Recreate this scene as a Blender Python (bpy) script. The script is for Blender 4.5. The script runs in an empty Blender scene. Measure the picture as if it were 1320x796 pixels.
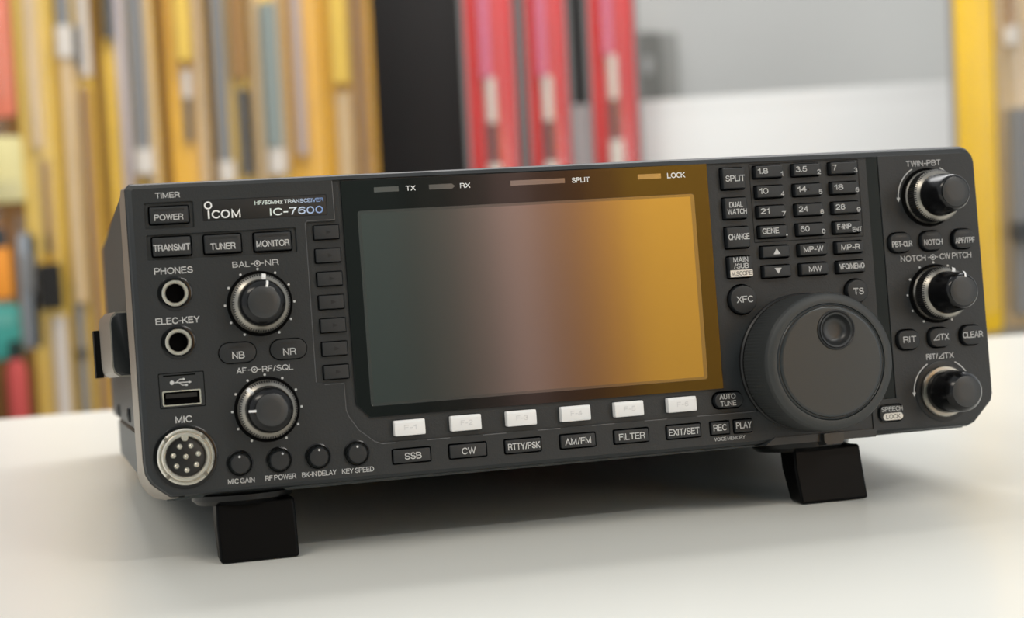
import bpy, bmesh, math, random
from mathutils import Matrix, Vector
random.seed(7)
sc = bpy.context.scene
PI = math.pi
TZ = 0.75                       # table top height (m)

# ------------------------------------------------------------------ camera
cd = bpy.data.cameras.new('camera')
cam = bpy.data.objects.new('camera', cd)
sc.collection.objects.link(cam)
cd.sensor_fit = 'HORIZONTAL'; cd.sensor_width = 36.0
cd.lens = 36.0 * 2214.97 / 1320.0
cd.clip_start = 0.02; cd.clip_end = 60
cam.matrix_world = Matrix(((0.964981, 0.065536, -0.254002, -0.195360),
                           (-0.257284, 0.047622, -0.965162, -0.628211),
                           (-0.051156, 0.996713, 0.062816, 0.127142 + TZ),
                           (0, 0, 0, 1)))
cd.dof.use_dof = True
cd.dof.focus_distance = 0.655
cd.dof.aperture_fstop = 8.2
sc.camera = cam

# ------------------------------------------------------------------ view, world, lamps
sc.view_settings.view_transform = 'Standard'
sc.view_settings.look = 'None'
sc.view_settings.exposure = 0.0
sc.view_settings.gamma = 1.0
sc.view_settings.use_curve_mapping = False
wd = bpy.data.worlds.new('world'); sc.world = wd; wd.use_nodes = True
wd.node_tree.nodes['Background'].inputs[0].default_value = (0.93, 0.97, 1.0, 1)
wd.node_tree.nodes['Background'].inputs[1].default_value = 0.70

def area(name, loc, target, sx, sy, power, col):
    l = bpy.data.lights.new(name, 'AREA'); l.shape = 'RECTANGLE'
    l.size = sx; l.size_y = sy; l.energy = power; l.color = col
    o = bpy.data.objects.new(name, l); sc.collection.objects.link(o)
    o.location = loc
    o.rotation_euler = (Vector(target) - Vector(loc)).to_track_quat('-Z', 'Y').to_euler()
    return o
area('ceiling_lamp', (0.40, 1.5, 2.58), (0.1, 0.2, 0.75), 2.0, 0.8, 32, (1.0, 0.99, 0.98))
area('ceiling_lamp', (-1.4, -0.9, 2.62), (-0.1, 0.1, 0.75), 1.5, 0.5, 21, (1.0, 0.91, 0.78))
area('ceiling_lamp', (0.5, 1.0, 2.64), (0.4, 2.3, 0.95), 2.2, 0.4, 34, (1.0, 0.99, 0.97))
area('ceiling_lamp', (1.15, -1.9, 2.64), (1.1, -3.0, 1.15), 0.9, 0.4, 120, (1.0, 0.96, 0.88))  # added lamp, brightens the unseen cloth for the screen reflection

# ------------------------------------------------------------------ materials
def lin(c):
    c /= 255.0
    return c / 12.92 if c <= 0.04045 else ((c + 0.055) / 1.055) ** 2.4
def mat(name, rgb, rough=0.5, metal=0.0, ior=1.5, bump=0.0, bscale=300.0, var=0.0, vscale=20.0, emit=0.0):
    m = bpy.data.materials.new(name); m.use_nodes = True
    nt = m.node_tree; b = nt.nodes['Principled BSDF']
    col = (lin(rgb[0]), lin(rgb[1]), lin(rgb[2]), 1)
    b.inputs['Base Color'].default_value = col
    b.inputs['Roughness'].default_value = rough
    b.inputs['Metallic'].default_value = metal
    b.inputs['IOR'].default_value = ior
    tc = nt.nodes.new('ShaderNodeTexCoord')
    if bump:
        n = nt.nodes.new('ShaderNodeTexNoise'); n.inputs['Scale'].default_value = bscale
        n.inputs['Detail'].default_value = 2
        nt.links.new(tc.outputs['Object'], n.inputs['Vector'])
        bp = nt.nodes.new('ShaderNodeBump'); bp.inputs['Strength'].default_value = bump
        bp.inputs['Distance'].default_value = 0.0003
        nt.links.new(n.outputs['Fac'], bp.inputs['Height'])
        nt.links.new(bp.outputs['Normal'], b.inputs['Normal'])
    if var:
        n2 = nt.nodes.new('ShaderNodeTexNoise'); n2.inputs['Scale'].default_value = vscale
        nt.links.new(tc.outputs['Object'], n2.inputs['Vector'])
        mx = nt.nodes.new('ShaderNodeMixRGB'); mx.blend_type = 'MULTIPLY'
        mx.inputs['Fac'].default_value = 1.0
        mx.inputs['Color1'].default_value = col
        rp = nt.nodes.new('ShaderNodeValToRGB')
        rp.color_ramp.elements[0].color = (1 - var, 1 - var, 1 - var, 1)
        rp.color_ramp.elements[1].color = (1, 1, 1, 1)
        rp.color_ramp.elements[0].position = 0.3; rp.color_ramp.elements[1].position = 0.7
        nt.links.new(n2.outputs['Fac'], rp.inputs['Fac'])
        nt.links.new(rp.outputs['Color'], mx.inputs['Color2'])
        nt.links.new(mx.outputs['Color'], b.inputs['Base Color'])
    return m
M = dict(
    panel=mat('panel_grey_plastic', (30, 34, 37), 0.48, bump=0.25, bscale=1500, var=0.06, vscale=60),
    panel2=mat('panel_bezel_plastic', (32, 36, 39), 0.38, bump=0.1, bscale=1500),
    key=mat('key_rubber', (25, 28, 31), 0.5, bump=0.12, bscale=1200),
    black=mat('black_plastic', (10, 10, 11), 0.45, bump=0.05, bscale=800),
    gloss=mat('gloss_black_plastic', (13, 13, 14), 0.2, ior=1.4, bump=0.02, bscale=400),
    void=mat('dark_interior', (3, 3, 3), 0.9, ior=1.2, bump=0.05),
    cap=mat('knob_cap_face', (46, 47, 48), 0.42, bump=0.08, bscale=900),
    rubber=mat('grip_rubber', (46, 48, 48), 0.5, bump=0.15, bscale=900),
    dial=mat('dial_face_satin', (46, 50, 52), 0.3, metal=0.15, bump=0.05, bscale=900),
    chrome=mat('nickel', (226, 221, 210), 0.24, metal=0.75, bump=0.03, bscale=500),
    satin=mat('satin_metal', (150, 146, 138), 0.34, metal=1.0, bump=0.05, bscale=700),
    trim=mat('cast_trim', (168, 160, 150), 0.38, metal=0.75, bump=0.1, bscale=900),
    knurl=mat('knurl_dark', (40, 40, 40), 0.35, metal=0.4, bump=0.03),
    case=mat('painted_steel_case', (58, 66, 68), 0.42, bump=0.3, bscale=1600, var=0.05, vscale=40),
    legend=mat('legend_ink', (196, 196, 196), 0.6, bump=0.02),
    white=mat('white_ink', (232, 232, 232), 0.6, bump=0.02),
    silver=mat('silver_ink', (214, 212, 206), 0.35, metal=0.2, bump=0.02),
    dark_ink=mat('dark_ink', (40, 41, 43), 0.6, bump=0.02),
    faint=mat('faint_ink', (9, 9, 10), 0.6, bump=0.02),
    greyink=mat('pale_grey_ink', (206, 206, 208), 0.5, bump=0.02),
    slot=mat('indicator_slot', (34, 35, 37), 0.35, bump=0.02),
    fkey=mat('white_key_plastic', (224, 224, 224), 0.42, bump=0.04, bscale=700),
    glass=mat('display_glass', (12, 13, 13), 0.06, ior=1.52, var=0.05, vscale=9),
    border=mat('display_border', (48, 49, 48), 0.1, ior=2.0, var=0.05, vscale=9),
    lcd=mat('lcd_face', (16, 18, 18), 0.09, ior=2.55, var=0.05, vscale=9),
    lamp=mat('indicator_lens', (70, 69, 68), 0.1, ior=2.2, bump=0.02),
)
# foil lettering that shifts from white to blue along the badge
mf = bpy.data.materials.new('foil_ink'); mf.use_nodes = True
nt = mf.node_tree; b = nt.nodes['Principled BSDF']
tc = nt.nodes.new('ShaderNodeTexCoord'); sx = nt.nodes.new('ShaderNodeSeparateXYZ')
rp = nt.nodes.new('ShaderNodeValToRGB')
nt.links.new(tc.outputs['Generated'], sx.inputs[0]); nt.links.new(sx.outputs['X'], rp.inputs['Fac'])
e = rp.color_ramp.elements
e[0].position = 0.0; e[0].color = (0.72, 0.86, 0.80, 1)
e[1].position = 1.0; e[1].color = (0.16, 0.30, 0.66, 1)
e2 = e.new(0.45); e2.color = (0.80, 0.85, 0.86, 1)
e3 = e.new(0.7); e3.color = (0.50, 0.62, 0.84, 1)
nt.links.new(rp.outputs['Color'], b.inputs['Base Color']); b.inputs['Roughness'].default_value = 0.4
M['foil'] = mf

# ------------------------------------------------------------------ mesh helpers
def RL(p):                         # radio panel millimetres (right, up, out) -> radio local metres
    return ((p[0] - 170.0) / 1000.0, -(p[2] + 5.0) / 1000.0, (p[1] + 26.0) / 1000.0)
def WL(p): return (p[0], p[1], p[2])
COL = sc.collection
class MB:
    def __init__(s, tf=RL): s.v = []; s.f = []; s.mi = []; s.tf = tf; s.cur = 0
    def add(s, vs, fs):
        o = len(s.v); s.v += [s.tf(p) for p in vs]
        s.f += [tuple(i + o for i in f) for f in fs]; s.mi += [s.cur] * len(fs)
        return s
    def loft(s, loops, c0=True, c1=True):
        n = len(loops[0]); vs = [p for l in loops for p in l]; fs = []
        for a in range(len(loops) - 1):
            for i in range(n):
                j = (i + 1) % n
                fs.append((a * n + i, a * n + j, (a + 1) * n + j, (a + 1) * n + i))
        if c0: fs.append(tuple(range(n - 1, -1, -1)))
        if c1: fs.append(tuple((len(loops) - 1) * n + i for i in range(n)))
        return s.add(vs, fs)
    def lathe(s, prof, cx, cy, n=64, teeth=(), amp=0.0, c0=False, c1=True, sq=1.0):
        loops = []
        for k, (r, z) in enumerate(prof):
            lp = []
            for i in range(n):
                a = 2 * PI * i / n
                rr = r - (amp if (k in teeth and i % 2) else 0.0)
                lp.append((cx + rr * math.sin(a), cy + rr * math.cos(a) * sq, z))
            loops.append(lp)
        return s.loft(loops, c0, c1)
    def box(s, x0, x1, y0, y1, z0, z1):
        vs = [(x0, y0, z0), (x1, y0, z0), (x1, y1, z0), (x0, y1, z0), (x0, y0, z1), (x1, y0, z1), (x1, y1, z1), (x0, y1, z1)]
        return s.add(vs, [(3, 2, 1, 0), (4, 5, 6, 7), (0, 1, 5, 4), (1, 2, 6, 5), (2, 3, 7, 6), (3, 0, 4, 7)])
    def tube(s, pts, r, n=10):
        loops = []
        for i, p in enumerate(pts):
            p = Vector(p)
            a = Vector(pts[max(i - 1, 0)]); c = Vector(pts[min(i + 1, len(pts) - 1)])
            d = (c - a).normalized()
            u = d.orthogonal().normalized() if i == 0 else (u - d * u.dot(d)).normalized()
            w = d.cross(u)
            rr = r[i] if isinstance(r, (list, tuple)) else r
            loops.append([tuple(p + (u * math.cos(2 * PI * k / n) + w * math.sin(2 * PI * k / n)) * rr) for k in range(n)])
        return s.loft(loops)
    def disc(s, cx, cy, r, z, n=20):
        return s.add([(cx + r * math.sin(2 * PI * i / n), cy + r * math.cos(2 * PI * i / n), z) for i in range(n)], [tuple(range(n))])
    def ring(s, cx, cy, r0, r1, z, n=32):
        vs = []
        for i in range(n):
            a = 2 * PI * i / n
            vs += [(cx + r0 * math.sin(a), cy + r0 * math.cos(a), z), (cx + r1 * math.sin(a), cy + r1 * math.cos(a), z)]
        return s.add(vs, [(2 * i, 2 * i + 1, 2 * ((i + 1) % n) + 1, 2 * ((i + 1) % n)) for i in range(n)])
    def stroke(s, pts, w, z):
        vs = []
        for i, p in enumerate(pts):
            a = pts[max(i - 1, 0)]; c = pts[min(i + 1, len(pts) - 1)]
            d = Vector((c[0] - a[0], c[1] - a[1])).normalized(); nx, ny = -d.y * w / 2, d.x * w / 2
            vs += [(p[0] + nx, p[1] + ny, z), (p[0] - nx, p[1] - ny, z)]
        return s.add(vs, [(2 * i, 2 * i + 1, 2 * i + 3, 2 * i + 2) for i in range(len(pts) - 1)])
    def poly(s, pts, z): return s.add([(p[0], p[1], z) for p in pts], [tuple(range(len(pts)))])
    def obj(s, name, mats, parent=None, smooth=35, label=None):
        me = bpy.data.meshes.new(name); me.from_pydata(s.v, [], s.f)
        if not isinstance(mats, (list, tuple)): mats = [mats]
        for m in mats: me.materials.append(m)
        me.polygons.foreach_set('material_index', s.mi)
        bm = bmesh.new(); bm.from_mesh(me)
        bmesh.ops.recalc_face_normals(bm, faces=bm.faces[:])
        bm.to_mesh(me); bm.free()
        if smooth:
            me.shade_smooth(); me.set_sharp_from_angle(angle=math.radians(smooth))
        o = bpy.data.objects.new(name, me); COL.objects.link(o)
        if parent: o.parent = parent
        if label: o['label'] = label
        return o
def flatobj(mb, name, m, parent, zdir=True, label=None):
    """ink printing: faces all turned towards the viewer side of the panel"""
    o = mb.obj(name, m, parent, 0, label)
    me = o.data
    bm = bmesh.new(); bm.from_mesh(me)
    for f in bm.faces:
        if f.normal.y > 0: f.normal_flip()
    bm.to_mesh(me); bm.free()
    return o
def rrect(x0, x1, y0, y1, r, z, n=5):
    r = min(r, (x1 - x0) / 2 - 1e-4, (y1 - y0) / 2 - 1e-4); out = []
    for cx, cy, a0 in ((x1 - r, y1 - r, 0), (x0 + r, y1 - r, PI / 2), (x0 + r, y0 + r, PI), (x1 - r, y0 + r, 1.5 * PI)):
        for k in range(n + 1):
            a = a0 + k * PI / 2 / n
            out.append((cx + r * math.cos(a), cy + r * math.sin(a), z))
    return out
def rbox(mb, x0, x1, y0, y1, r, z0, z1, bev=0.35, c0=False):
    L = [rrect(x0, x1, y0, y1, r, z0), rrect(x0, x1, y0, y1, r, z1 - bev)]
    for k in (0.3, 0.7, 1.0):
        a = k * PI / 2; i = bev * (1 - math.cos(a)); 
        L.append(rrect(x0 + i, x1 - i, y0 + i, y1 - i, max(r - i, 0.05), z1 - bev + bev * math.sin(a)))
    return mb.loft(L, c0, True)
def circ(cx, cy, r, n=40): return [(cx + r * math.cos(2 * PI * i / n), cy + r * math.sin(2 * PI * i / n)) for i in range(n)]
def curve_mesh(data):
    o = bpy.data.objects.new('tmp', data); COL.objects.link(o)
    dg = bpy.context.evaluated_depsgraph_get(); dg.update()
    me = bpy.data.meshes.new_from_object(o.evaluated_get(dg))
    vs = [tuple(v.co) for v in me.vertices]; fs = [tuple(p.vertices) for p in me.polygons]
    bpy.data.objects.remove(o); bpy.data.meshes.remove(me)
    return vs, fs
def plate(mb, outlines, z0, z1, bev=0.12):
    """flat plate with holes; outlines[0] is the rim, the others are holes (mm)"""
    c = bpy.data.curves.new('tmp', 'CURVE'); c.dimensions = '2D'; c.fill_mode = 'BOTH'
    for ol in outlines:
        sp = c.splines.new('POLY'); sp.points.add(len(ol) - 1)
        for i, p in enumerate(ol): sp.points[i].co = (p[0], p[1], 0, 1)
        sp.use_cyclic_u = True
    c.extrude = (z1 - z0) / 2 - bev; c.bevel_depth = bev; c.bevel_resolution = 1
    vs, fs = curve_mesh(c); zc = (z0 + z1) / 2
    bpy.data.curves.remove(c)
    return mb.add([(v[0], v[1], v[2] + zc) for v in vs], fs)
# monoline lettering: every glyph is a set of centre lines on a unit cap height
def E(cx, cy, rx, ry, a0, a1, n=None):
    n = n or max(4, int(abs(a1 - a0) / 18))
    return [(cx + rx * math.cos(math.radians(a0 + (a1 - a0) * i / n)), cy + ry * math.sin(math.radians(a0 + (a1 - a0) * i / n))) for i in range(n + 1)]
_P = [(0, 0), (0, 1), (.34, 1)] + E(.34, .74, .28, .26, 90, -90) + [(0, .48)]
GL = {
 'A': [[(0, 0), (.35, 1), (.70, 0)], [(.12, .32), (.58, .32)]],
 'B': [[(0, .53), (0, 1), (.34, 1)] + E(.34, .765, .25, .235, 90, -90) + [(0, .53)], [(0, .53), (.36, .53)] + E(.36, .265, .29, .265, 90, -90) + [(0, 0), (0, .53)]],
 'C': [E(.37, .5, .37, .5, 42, 318)],
 'D': [[(0, 0), (0, 1), (.27, 1)] + E(.27, .5, .41, .5, 90, -90) + [(0, 0)]],
 'E': [[(.57, 0), (0, 0), (0, 1), (.55, 1)], [(0, .53), (.51, .53)]],
 'F': [[(0, 0), (0, 1), (.53, 1)], [(0, .52), (.46, .52)]],
 'G': [E(.38, .5, .38, .5, 42, 312) + [(.70, .2), (.70, .46), (.42, .46)], [(.72, .0), (.70, .3)]],
 'H': [[(0, 0), (0, 1)], [(.60, 0), (.60, 1)], [(0, .53), (.60, .53)]],
 'I': [[(0, 0), (0, 1)]],
 'K': [[(0, 0), (0, 1)], [(.60, 1), (0, .36)], [(.2, .58), (.64, 0)]],
 'L': [[(0, 1), (0, 0), (.50, 0)]],
 'M': [[(0, 0), (0, 1), (.36, .08), (.72, 1), (.72, 0)]],
 'N': [[(0, 0), (0, 1), (.60, 0), (.60, 1)]],
 'O': [E(.4, .5, .4, .5, 90, 450, 24)],
 'P': [_P], 'R': [_P, [(.30, .48), (.46, .46), (.57, .36), (.60, .12), (.64, 0)]],
 'Q': [E(.4, .5, .4, .5, 90, 450, 24), [(.48, .24), (.78, -.03)]],
 'S': [E(.31, .745, .27, .255, 18, 262) + E(.31, .25, .31, .25, 82, -165)],
 'T': [[(0, 1), (.62, 1)], [(.31, 1), (.31, 0)]],
 'U': [[(0, 1), (0, .31)] + E(.30, .31, .30, .31, 180, 360) + [(.60, 1)]],
 'V': [[(0, 1), (.32, 0), (.64, 1)]],
 'W': [[(0, 1), (.23, 0), (.46, 1), (.69, 0), (.92, 1)]],
 'X': [[(0, 1), (.62, 0)], [(.62, 1), (0, 0)]],
 'Y': [[(0, 1), (.33, .43), (.66, 1)], [(.33, .43), (.33, 0)]],
 'Z': [[(0, 1), (.57, 1), (0, 0), (.59, 0)]],
 'z': [[(0, .68), (.42, .68), (0, 0), (.44, 0)]],
 '0': [E(.27, .5, .27, .5, 90, 450, 22)],
 '1': [[(0, .74), (.17, .80), (.25, 1), (.25, 0)]],
 '2': [E(.27, .71, .26, .29, 165, -30) + [(.06, .12), (0, 0), (.54, 0)]],
 '3': [E(.25, .765, .22, .235, 155, -80) + E(.25, .265, .27, .265, 82, -160)],
 '4': [[(.42, 0), (.42, 1), (0, .28), (.56, .28)]],
 '5': [[(.49, 1), (.09, 1), (.04, .50)] + E(.26, .32, .27, .32, 138, -158)],
 '6': [E(.27, .31, .26, .31, 90, 450, 20), E(.31, .5, .30, .5, 48, 195)],
 '7': [[(0, 1), (.52, 1), (.32, .58), (.18, 0)]],
 '8': [E(.27, .76, .23, .24, 90, 450, 18), E(.27, .26, .27, .26, 90, 450, 20)],
 '9': [E(.27, .69, .26, .31, 90, 450, 20), E(.23, .5, .30, .5, -132, 15)],
 '/': [[(0, -.02), (.30, 1.02)]], '-': [[(0, .40), (.30, .40)]], '.': [[(0, -.05), (0, .07)]],
}
def pstroke(mb, pts, t, z):
    """polyline of width t with mitred joints"""
    closed = len(pts) > 3 and abs(pts[0][0] - pts[-1][0]) + abs(pts[0][1] - pts[-1][1]) < 1e-6
    if closed: pts = pts[:-1]
    n = len(pts); P = [Vector(p) for p in pts]; vs = []
    if not closed:
        P[0] = P[0] + (P[0] - P[1]).normalized() * t * 0.45; P[-1] = P[-1] + (P[-1] - P[-2]).normalized() * t * 0.45
    for i in range(n):
        if closed: a, c = P[i - 1], P[(i + 1) % n]
        else: a, c = P[max(i - 1, 0)], P[min(i + 1, n - 1)]
        d0 = (P[i] - a); d1 = (c - P[i])
        if d0.length < 1e-9: d0 = d1
        if d1.length < 1e-9: d1 = d0
        d0 = d0.normalized(); d1 = d1.normalized()
        n0 = Vector((-d0.y, d0.x)); n1 = Vector((-d1.y, d1.x)); m = n0 + n1
        if m.length < 1e-6: m = n0.copy()
        m.normalize(); k = t / 2 / max(m.dot(n0), 0.42)
        vs += [(P[i].x + m.x * k, P[i].y + m.y * k, z), (P[i].x - m.x * k, P[i].y - m.y * k, z)]
    N = n if closed else n - 1
    mb.add(vs, [(2 * i, 2 * i + 1, 2 * ((i + 1) % n) + 1, 2 * ((i + 1) % n)) for i in range(N)])
def text(mb, s, cx, cy, w, h, z, weight=0.135):
    t = h * weight; gap = 0.20; x = 0.0; runs = []
    for ch in s:
        if ch == ' ': x += 0.26; continue
        g = GL[ch]; gw = max(p[0] for l in g for p in l)
        runs.append((x, g)); x += gw + gap + (0.06 if ch in 'IHNM' else 0.0)
    tot = max(x - gap, 0.01); sx = (w - t) / tot if tot > 0.05 else 1.0; sy = h - t
    for x0, g in runs:
        for l in g: pstroke(mb, [(cx - w / 2 + t / 2 + (x0 + p[0]) * sx, cy - h / 2 + t / 2 + p[1] * sy) for p in l], t, z)
    return mb
def delta(mb, x0, x1, y0, y1, z, t=0.28):     # the slanted triangle sign
    mb.stroke([(x0, y0 + t / 2), (x1, y0 + t / 2)], t, z)
    mb.stroke([(x1 - t / 2, y0), (x1 - t / 2, y1)], t, z)
    mb.stroke([(x0 + 0.1, y0 + 0.1), (x1 - 0.1, y1 - 0.1)], t, z)

def empty(name, loc, label, cat, group=None, rot=(0, 0, 0)):
    o = bpy.data.objects.new(name, None); COL.objects.link(o)
    o.location = loc; o.rotation_euler = rot; o.empty_display_size = 0.05
    o['label'] = label; o['category'] = cat
    if group: o['group'] = group
    return o
def tag(o, label, cat, group=None):
    o['label'] = label; o['category'] = cat
    if group: o['group'] = group
    return o
def struct(o): o['kind'] = 'structure'; return o

# ================================================================== THE ROOM
m_floor = mat('floor_vinyl', (165, 164, 160), 0.4, var=0.12, vscale=4)
m_wall = mat('grey_painted_wall', (188, 188, 185), 0.7, bump=0.1, bscale=60, var=0.08, vscale=2)
m_wall2 = mat('front_wall_paint', (70, 84, 80), 0.7, bump=0.1, bscale=60)
struct(MB(WL).box(-3.2, 3.2, -3.3, 2.7, -0.05, 0.0).obj('floor', m_floor, None, 0))
struct(MB(WL).box(-3.2, 3.2, 2.56, 2.70, 0.0, 2.7).obj('wall_back', m_wall, None, 0))
struct(MB(WL).box(-3.2, 3.2, -3.3, -3.12, 0.0, 2.7).obj('wall_front', m_wall2, None, 0))

# added out-of-view cloth, its stripes shaped to tint the radio's screen reflection
bn = empty('added_reflection_cloth', (1.05, -3.12, TZ - 0.3), 'added unseen striped cloth, grey over pink to yellow, that colours the radio screen reflection', 'cloth')
stripes = [(0.58, 0.68, (84, 86, 80)), (0.68, 0.77, (122, 108, 100)), (0.77, 0.86, (184, 152, 144)), (0.86, 0.93, (160, 118, 96)), (0.93, 1.00, (166, 114, 72)), (1.00, 1.08, (206, 144, 66)), (1.08, 1.42, (248, 184, 60))]
cl = MB(WL); cm = []
for si, (xa, xb, col) in enumerate(stripes):
    cl.cur = si; cm.append(mat('reflection_stripe', col, 0.8, bump=0.1, bscale=400)); n_ = 8; L = []
    for k in range(2):
        L.append([(xa - 1.05 + (xb - xa) * i / n_, 0.014 + 0.006 * math.sin((xa + (xb - xa) * i / n_) * 55), k * 1.8) for i in range(n_ + 1)] + [(xa - 1.05 + (xb - xa) * i / n_, 0.006, k * 1.8) for i in range(n_, -1, -1)])
    cl.loft(L)
cl.obj('cloth', cm, bn)
MB(WL).tube([(-0.5, 0.014, 1.8), (0.4, 0.014, 1.8)], 0.014, 12).obj('rod', M['satin'], bn)
# the shop window to the right of it
wn = MB(WL); x0, x1, z0, z1 = 1.80, 3.05, 0.80, 2.25
for a in ((x0, x1, z0, z0 + .05), (x0, x1, z1 - .05, z1), (x0, x0 + .05, z0, z1), (x1 - .05, x1, z0, z1), ((x0 + x1) / 2 - .025, (x0 + x1) / 2 + .025, z0, z1)):
    wn.box(a[0], a[1], -3.12, -3.07, a[2], a[3])
wo = struct(wn.obj('window_1', mat('window_frame_white', (220, 220, 218), 0.4, bump=0.03), None, 0))
m_day = bpy.data.materials.new('daylight_pane'); m_day.use_nodes = True
pb = m_day.node_tree.nodes['Principled BSDF']; pb.inputs['Emission Color'].default_value = (0.93, 0.97, 1.0, 1); pb.inputs['Emission Strength'].default_value = 2.6
MB(WL).box(x0 + .02, x1 - .02, -3.115, -3.10, z0 + .02, z1 - .02).obj('window_pane', m_day, wo, 0)

# ------------------------------------------------------------------ the table the radio stands on
m_top = mat('white_table_laminate', (214, 214, 208), 0.3, ior=1.45, bump=0.03, bscale=120, var=0.03, vscale=7)
m_edge = mat('table_edge_band', (214, 210, 200), 0.4, bump=0.03)
tb = empty('table', (0.15, 0.07, 0.0), 'white laminate table with the black radio standing on it', 'table', rot=(0, 0, math.radians(2.6)))
t = MB(WL)
t.loft([rrect(-1.25, 1.35, -0.50, 0.506, 0.03, TZ - 0.03), rrect(-1.25, 1.35, -0.50, 0.506, 0.03, TZ - 0.002),
        rrect(-1.248, 1.348, -0.498, 0.504, 0.028, TZ)])
t.obj('tabletop', m_top, tb)
MB(WL).box(-1.15, 1.25, -0.42, -0.40, TZ - 0.10, TZ - 0.03).obj('apron', m_edge, tb)
MB(WL).box(-1.15, 1.25, 0.40, 0.42, TZ - 0.10, TZ - 0.03).obj('apron', m_edge, tb)
for x in (-1.17, 1.22):
    for y in (-0.43, 0.40):
        MB(WL).loft([rrect(x, x + 0.05, y, y + 0.05, 0.01, 0.0), rrect(x, x + 0.05, y, y + 0.05, 0.01, TZ - 0.03)]).obj('leg', M['satin'], tb)

# ================================================================== THE RADIO
TILT = math.radians(5)
def yt(z): return -26.0 - (5.0 + z) * math.tan(TILT)      # table height under the radio, in panel mm
rd = empty('radio_transceiver', (0, 0, TZ + 0.0003), 'black desktop radio transceiver with a wide screen and large tuning dial', 'radio', rot=(-TILT, 0, 0))

# --- case behind the front panel
c = MB()
def sect(x0, x1, y0, y1, ch, z): 
    return [(x0 + ch, y0, z), (x1 - ch, y0, z), (x1, y0 + ch, z), (x1, y1 - 1.5, z), (x1 - 1.5, y1, z), (x0 + 1.5, y1, z), (x0, y1 - 1.5, z), (x0, y0 + ch, z)]
c.loft([sect(-0.6, 340.6, 24.6, 113.9, 0.3, -11.0), sect(-0.6, 340.6, 24.6, 117.0, 0.3, -343.0), sect(1.0, 339, 26, 115, 0.3, -345.0)])
case = c.obj('top_cover', M['case'], rd, 30)
c = MB()
c.loft([sect(-0.4, 340.4, -1.6, 24.2, 8.5, -11.0), sect(-0.4, 340.4, -1.6, 24.2, 8.5, -258.0), sect(1.2, 339, 0, 24.2, 8.5, -260.0)])
c.obj('bottom_cover', M['case'], rd, 30)
for sy, sz in ((29.3, -81.0), (28.5, -214.0)):
    s = MB()
    L = []
    for r, d in ((3.2, -0.6), (3.0, -1.4), (2.2, -1.9), (1.2, -1.95), (1.1, -1.2)):
        L.append([(d, sy + r * math.sin(2 * PI * i / 20), sz + r * math.cos(2 * PI * i / 20)) for i in range(20)])
    s.loft(L).obj('screw', M['black'], case)

# --- silver trim at the left edge (and its twin on the right)
inner = [(3.2, 114.1), (2.2, 114.1), (0.2, 112.2), (-0.1, 108), (-0.1, 60), (-0.1, 12.8), (0.4, 8.9), (2.3, 5.4), (5.4, 2.7), (8.9, 0.1), (12, -0.1), (14, -0.2)]
outer = [(4.0, 114.2), (1.5, 114.2), (-0.9, 113.0), (-1.6, 109), (-1.8, 60), (-1.75, 8.2), (-0.6, 4.5), (1.3, 1.6), (4.2, -0.4), (7.2, -1.2), (11, -1.0), (14, -0.3)]
def strip(mb, A, za, B, zb, flip=False):
    n = len(A); mb.add([(p[0], p[1], za) for p in A] + [(p[0], p[1], zb) for p in B], [(i, i + 1, n + i + 1, n + i) for i in range(n - 1)])
for mir in (False,):
    f = (lambda p: (340.9 - p[0], p[1])) if mir else (lambda p: p)
    s = MB(); A = [f(p) for p in inner]; B = [f(p) for p in outer]
    ctr = [f((p[0] + (6 if p[0] < 10 else 0), min(max(p[1], 8), 106))) for p in inner]
    n = len(A)
    vs = [(p[0], p[1], -2.6) for p in A] + [(p[0], p[1], -10.5) for p in B] + [(p[0], p[1], -13.5) for p in B] + [(p[0], p[1], -13.5) for p in ctr]
    fs = []
    for k in range(3):
        fs += [(k * n + i, k * n + i + 1, (k + 1) * n + i + 1, (k + 1) * n + i) for i in range(n - 1)]
    s.add(vs, fs).obj('side_trim', M['trim'] if not mir else M['case'], rd, 40)

# --- front panel
P_out = [(1.6, 114.1), (-0.1, 112.2), (-0.1, 60), (-0.1, 12.8), (0.4, 8.9), (2.3, 5.4), (5.4, 2.7), (8.9, 0.1), (120, -0.2), (230, -0.4), (329.6, -0.6), (332.4, 0.6), (340.6, 8.8), (341.5, 11.8), (341.45, 60), (341.3, 107.6), (340.6, 110.6), (338.9, 112.9), (336.2, 114.0), (120, 114.1)]
P_in = [(2.9, 112.0), (2.3, 111.4), (2.3, 60), (2.3, 13.4), (2.7, 10.4), (4.3, 7.4), (6.8, 5.0), (10.0, 1.9), (120, 1.6), (230, 1.5), (329.0, 1.2), (331.4, 2.2), (339.3, 10.0), (340.1, 12.4), (340.1, 60), (339.9, 106.4), (339.2, 108.4), (337.6, 110.0), (335.2, 110.8), (120, 112.0)]
fp = MB()
fp.loft([[(p[0], p[1], 0.0) for p in P_in],
         [((p[0] * 0.35 + q[0] * 0.65), (p[1] * 0.35 + q[1] * 0.65), -0.75) for p, q in zip(P_in, P_out)],
         [(p[0], p[1], -2.9) for p in P_out],
         [(p[0], p[1], -12.0) for p in P_out]], False, True)
fp.cur = 1
fp.poly(P_in, -2.9)
fp.cur = 0

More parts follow.
